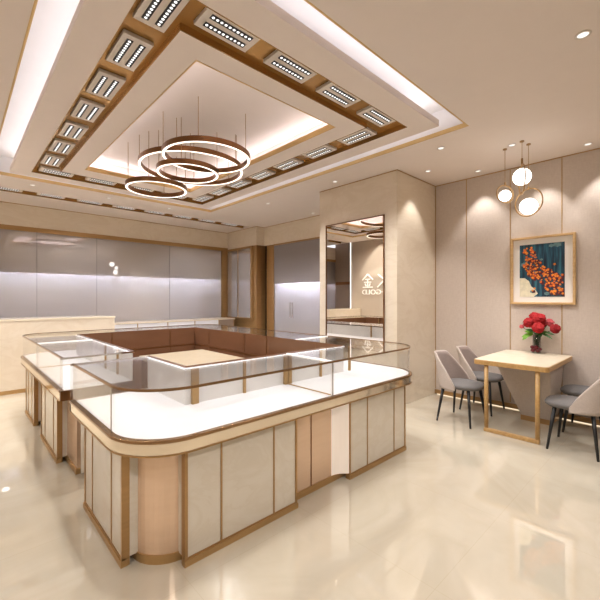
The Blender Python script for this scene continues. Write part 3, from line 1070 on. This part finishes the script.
for a, b_ in [(.79, .60), (.65, .50), (.85, .38), (.95, .4), (.7, .2), (.3, .12), (.35, .16)]:
    pts.append((a, b_))
for i, (a, b_) in enumerate(pts):
    x = 5.4580 - i * .000012
    if i % 2 == 0:
        disc(fl['maroon'], a + .03, b_ - .02, .022, x, 8, 1, i)
    disc(fl['orange' if i % 5 < 3 else 'orange2'], a, b_, random.uniform(.009, .017), x - .0006, 10, 1, i)
    disc(fl['yellow'], a, b_, .004, x - .0012, 6, 1, i)
paint += list(fl.items())
allp = MB()
mids = []
for k, mb in paint:
    allp.add(mb.v, mb.f)
    mids += [[q[0] for q in paint].index(k)] * len(mb.f)
cv = allp.build('canvas', M['teal'], pc)
for k, mb in paint[1:]:
    cv.data.materials.append(M[k])
for pl, i in zip(cv.data.polygons, mids):
    pl.material_index = i

# ------------------------------------------------------------------ pendant lamps over the table
def pendant(label, x, y, zc, rg, ring_c, rr, nrm, hook):
    root = empty('pendant_lamp', (x, y, CZ))
    tag(root, label, 'pendant lamp', 'pendant lamps over the table')
    MB().lathe([(.001, 0), (.022, 0), (.022, -.012), (.001, -.014)], (x, y, CZ)).build('ceiling_rose', M['gold'], root)
    rc_ = Vector(ring_c)
    q = Vector(nrm).to_track_quat('Z', 'Y').to_matrix().to_4x4()
    ringtop = rc_ + Vector((0, 0, rr))
    MB().tube((x, y, CZ - .01), (x, y, ringtop.z), .003, .003, 6).build('cord', M['goldsoft'], root)
    MB().torus(Matrix.Translation(rc_) @ q, rr, .007).build('ring', M['gold'], root, smooth=True)
    MB().tube(ringtop - Vector((0, 0, .01)), ringtop + Vector((0, 0, hook)), .011, .011, 10).build('cap', M['gold'], root)
    MB().sphere((x, y, zc), rg, 28, 18).build('globe', M['globe'], root, smooth=True)
    return root
pendant('topmost pendant lamp, white globe with its gold ring seen edge-on', 4.608, 1.285, 2.85, .092, (4.608, 1.285, 2.82), .165, (-2.1, 4.3, 0), .07)
pendant('smallest pendant lamp, white globe at the left of the cluster', 4.71, 1.491, 2.70, .066, (4.71, 1.491, 2.72), .105, (-.6, -.8, .1), .03)
pendant('lowest pendant lamp, white globe in an open gold ring', 4.752, 1.259, 2.54, .092, (4.752, 1.259, 2.585), .155, (-.85, .25, -.0), .02)

# ------------------------------------------------------------------ ring chandelier
def ring_light(label, cx, cy, z, r, ncab, a0):
    root = empty('ring_pendant_light', (cx, cy, z))
    tag(root, label, 'ring light', 'bronze ring lights in the ceiling recess')
    h, w = .055, .034
    MB().lathe([(r, .004), (r, h), (r - w, h), (r - w, .004), (r - w, 0), (r - w + .004, 0), (r - w + .004, .004), (r - .004, .004), (r - .004, 0), (r, 0), (r, .004)], (cx, cy, z), 72).build('ring_frame', M['bronze'], root)
    MB().lathe([(r - .004, .003), (r - .004, -.001), (r - w + .004, -.001), (r - w + .004, .003)], (cx, cy, z), 72).build('led_lens', M['ringled'], root)
    for k in range(ncab):
        t = a0 + 2 * PI * k / ncab
        x, y = cx + (r - w / 2) * math.cos(t), cy + (r - w / 2) * math.sin(t)
        MB().tube((x, y, z + h), (x, y, 3.462), .0036, .0036, 6).build('cable', M['gold'], root)
    return root
ring_light('bronze ring light of the cluster nearest the camera, highest in view', 2.014, 3.625, 3.02, .469, 5, .25)
ring_light('widest bronze ring light, hanging just behind the nearest ring', 2.172, 4.279, 3.10, .629, 5, .2)
ring_light('small bronze ring light seen through the wide rings, middle of the cluster', 1.998, 4.045, 2.955, .352, 4, .9)
ring_light('lowest bronze ring light at the left of the cluster', 1.87, 4.638, 2.87, .367, 4, 2.5)

# ------------------------------------------------------------------ lamp plates in the bronze bands
ORD = ['first', 'second', 'third', 'fourth', 'fifth', 'sixth', 'seventh', 'eighth', 'ninth', 'tenth']
def lamp_proto():
    root = empty('ceiling_light', (0, 0, 0))
    MB().box(-.2, .2, -.1, .1, 0, .026).build('plate', M['plate'], root, bevel=.003)
    for sy in (-1, 1):
        bar = MB().box(-.155, .155, sy * .042 - .021, sy * .042 + .021, -.004, 0).build('light_bar', M['black'], root)
        m = MB()
        for k in range(10):
            x = -.138 + .276 * k / 9
            m.lathe([(.0001, -.007), (.0075, -.0065), (.0098, -.004)], (x, sy * .042, 0), 10)
        m.build('diode_row', M['ledrow'], bar, smooth=True)
    return root
lp = lamp_proto()
used = [False]
def place_lamp(x, y, rot, label, group):
    if not used[0]:
        o = lp
        used[0] = True
    else:
        o = copy_tree(lp)
    o.location = (x, y, CZ + .018)
    o.rotation_euler = (0, 0, rot)
    tag(o, label, 'ceiling light', group)
def down_spot(x, y, z, energy, angle, blend=.6, size=.05, target=None, col=(1, .968, .948)):
    l = bpy.data.lights.new('spot', 'SPOT')
    l.energy = energy
    l.spot_size = math.radians(angle)
    l.spot_blend = blend
    l.shadow_soft_size = size
    l.color = col
    o = bpy.data.objects.new('lamp_spot', l)
    COL.objects.link(o)
    o.location = (x, y, z)
    if target:
        o.rotation_euler = (Vector(target) - Vector((x, y, z))).to_track_quat('-Z', 'Y').to_euler()
    return o
PL = 78
for k in range(7):
    y = 2.21 + .573 * k
    place_lamp(.918, y, PI / 2, 'twin-bar lamp plate in the left bronze band, ' + ORD[k] + ' from the camera', 'lamp plates in the left bronze band')
    if k % 3 == 0:
        down_spot(.918, y, CZ - .01, PL, 140, .6, .07)
for k in range(4):
    x = 1.325 + .563 * k
    place_lamp(x, 2.10, 0, 'twin-bar lamp plate in the near bronze band, ' + ORD[k] + ' from the left', 'lamp plates in the near bronze band')
    if k == 2:
        down_spot(x, 2.10, CZ - .01, PL, 140, .6, .07)
for k in range(7):
    y = 2.52 + .573 * k
    place_lamp(3.225, y, PI / 2, 'twin-bar lamp plate in the right bronze band, ' + ORD[k] + ' from the camera', 'lamp plates in the right bronze band')
    if k % 3 == 0:
        down_spot(3.225, y, CZ - .01, PL, 140, .6, .07)
for k in range(4):
    x = 1.05 + .575 * k
    place_lamp(x, 6.12, 0, 'twin-bar lamp plate in the far bronze band, ' + ORD[k] + ' from the left', 'lamp plates in the far bronze band')
    if k == 2:
        down_spot(x, 6.12, CZ - .01, PL, 140, .6, .07)
for k in range(8):
    x = .62 + .602 * k
    place_lamp(x, 7.57, 0, 'twin-bar lamp plate in the ceiling channel before the glass wall, ' + ORD[k] + ' from the left', 'lamp plates in the back channel')
    if k in (2, 6):
        down_spot(x, 7.57, CZ - .01, 50, 140, .6, .07)

# ------------------------------------------------------------------ recessed downlights, their spots and added fill spots
DL = [((3.04, .488), 'recessed downlight nearest the camera, alone in the plain right ceiling'),
      ((5.245, .796), 'recessed downlight by the right wall, right of the pendant lamps'),
      ((4.645, 1.397), 'recessed downlight just left of the pendant lamp cords'),
      ((4.135, 1.993), 'recessed downlight beside the right corner of the ceiling tray'),
      ((4.753, 2.477), 'recessed downlight before the pillar side, left of the woven wall'),
      ((5.256, 2.004), 'recessed downlight over the corner of the woven wall'),
      ((.878, 6.984), 'recessed downlight between tray and back channel, leftmost'),
      ((1.968, 6.975), 'recessed downlight between tray and back channel, second from the left'),
      ((4.23, 5.362), 'recessed downlight over the aisle, above the steel door side'),
      ((4.164, 3.658), 'recessed downlight in front of the mirror pillar'),
      ((5.378, 5.326), 'recessed downlight close to the steel door soffit'),
      ((3.06, 6.98), 'recessed downlight between tray and back channel, third from the left')]
d0 = empty('downlight', (0, 0, 0))
MB().lathe([(.032, 0), (.045, 0), (.047, -.004), (.033, -.006), (.032, 0)], (0, 0, 0), 28).build('trim_ring', M['plate'], d0, smooth=True)
MB().lathe([(.0001, -.002), (.032, -.002)], (0, 0, 0), 24).build('lens', emit('downlight_lens', (255, 250, 242), 1.0), d0)
for i, ((x, y), lb) in enumerate(DL):
    o = d0 if i == 0 else copy_tree(d0)
    o.location = (x, y, CZ)
    tag(o, lb, 'downlight', 'recessed downlights')
WSP = 26
down_spot(5.245, .66, CZ - .02, WSP, 76, .5, .02, (5.30, .66, 0))
down_spot(5.256, 2.004, CZ - .02, WSP, 76, .5, .02, (5.30, 2.0, 0))
down_spot(5.22, 1.27, CZ - .02, WSP, 76, .5, .02, (5.28, 1.25, 0))
down_spot(4.753, 2.477, CZ - .02, WSP, 76, .5, .02, (4.753, 2.52, 0))
down_spot(4.135, 1.993, CZ - .02, 30, 100, .6)

down_spot(4.23, 5.362, CZ - .02, 70, 130, .6)
down_spot(3.04, .488, CZ - .02, 40, 110, .6)
down_spot(1.968, 6.975, CZ - .02, 30, 110, .6)
down_spot(.878, 6.984, CZ - .02, 30, 110, .6)
down_spot(-.45, 6.5, 3.55, 150, 76, .5, .02, (-.6, 6.5, 0))
down_spot(.25, 6.2, CZ - .02, 90, 120, .6, .05, (-.8, 6.4, 1.2))  # added spot without a fixture, brightens the sign wall
down_spot(-.5, 3.0, 3.5, 40, 130, .6)
down_spot(.2, -1.0, CZ - .02, 115, 150, .6)  # added fill behind the camera, no fixture
down_spot(3.2, -1.2, CZ - .02, 75, 150, .6)  # second added fill spot behind the camera
down_spot(-1.4, 1.2, 3.5, 90, 150, .6)  # added fill from the unseen left side
# pendant glow
for (x, y, z) in ((4.608, 1.285, 2.73),):
    pass
down_spot(4.75, 1.28, 2.42, 32, 110, .8, .08)

# ------------------------------------------------------------------ world (made-up pale gradient outside the closed walls)
w = bpy.data.worlds.new('world')
scene.world = w
w.use_nodes = True
nt = w.node_tree
nt.nodes.clear()
out = nt.nodes.new('ShaderNodeOutputWorld')
bg = nt.nodes.new('ShaderNodeBackground')
tc = nt.nodes.new('ShaderNodeTexCoord')
sp = nt.nodes.new('ShaderNodeSeparateXYZ')
nt.links.new(tc.outputs['Generated'], sp.inputs[0])
mr_ = nt.nodes.new('ShaderNodeMapRange')
mr_.inputs['From Min'].default_value = -.12
mr_.inputs['From Max'].default_value = .10
nt.links.new(sp.outputs['Z'], mr_.inputs['Value'])
cr = nt.nodes.new('ShaderNodeValToRGB')
e = cr.color_ramp.elements
e[0].position = 0
e[0].color = lin((170, 168, 178))
e[1].position = 1
e[1].color = lin((236, 236, 248))
x = e.new(.55)
x.color = lin((206, 206, 222))
nt.links.new(mr_.outputs[0], cr.inputs['Fac'])
nt.links.new(cr.outputs[0], bg.inputs['Color'])
bg.inputs['Strength'].default_value = 1.3
nt.links.new(bg.outputs[0], out.inputs['Surface'])

# ------------------------------------------------------------------ camera
cam = bpy.data.cameras.new('camera')
co = bpy.data.objects.new('camera', cam)
COL.objects.link(co)
co.location = (0, 0, 1.5)
co.rotation_euler = (PI / 2, 0, math.radians(46.75 - 90))
cam.sensor_fit = 'HORIZONTAL'
cam.sensor_width = 36
cam.lens = 36 * 367.0 / 600.0
cam.shift_y = -(300 - 297.9) / 600.0
cam.clip_start = 0.05
scene.camera = co
scene.view_settings.view_transform = 'Standard'
scene.view_settings.look = 'None'
scene.view_settings.exposure = 0.45
scene.cycles.caustics_reflective = False
scene.cycles.caustics_refractive = False
for m_ in bpy.data.materials:
    if m_.name.startswith(('diode_white', 'ring_led', 'downlight_lens', 'lit_glass_edge', 'white_letter', 'lit_display_deck', 'baseboard_glow')):
        m_.cycles.emission_sampling = 'NONE'
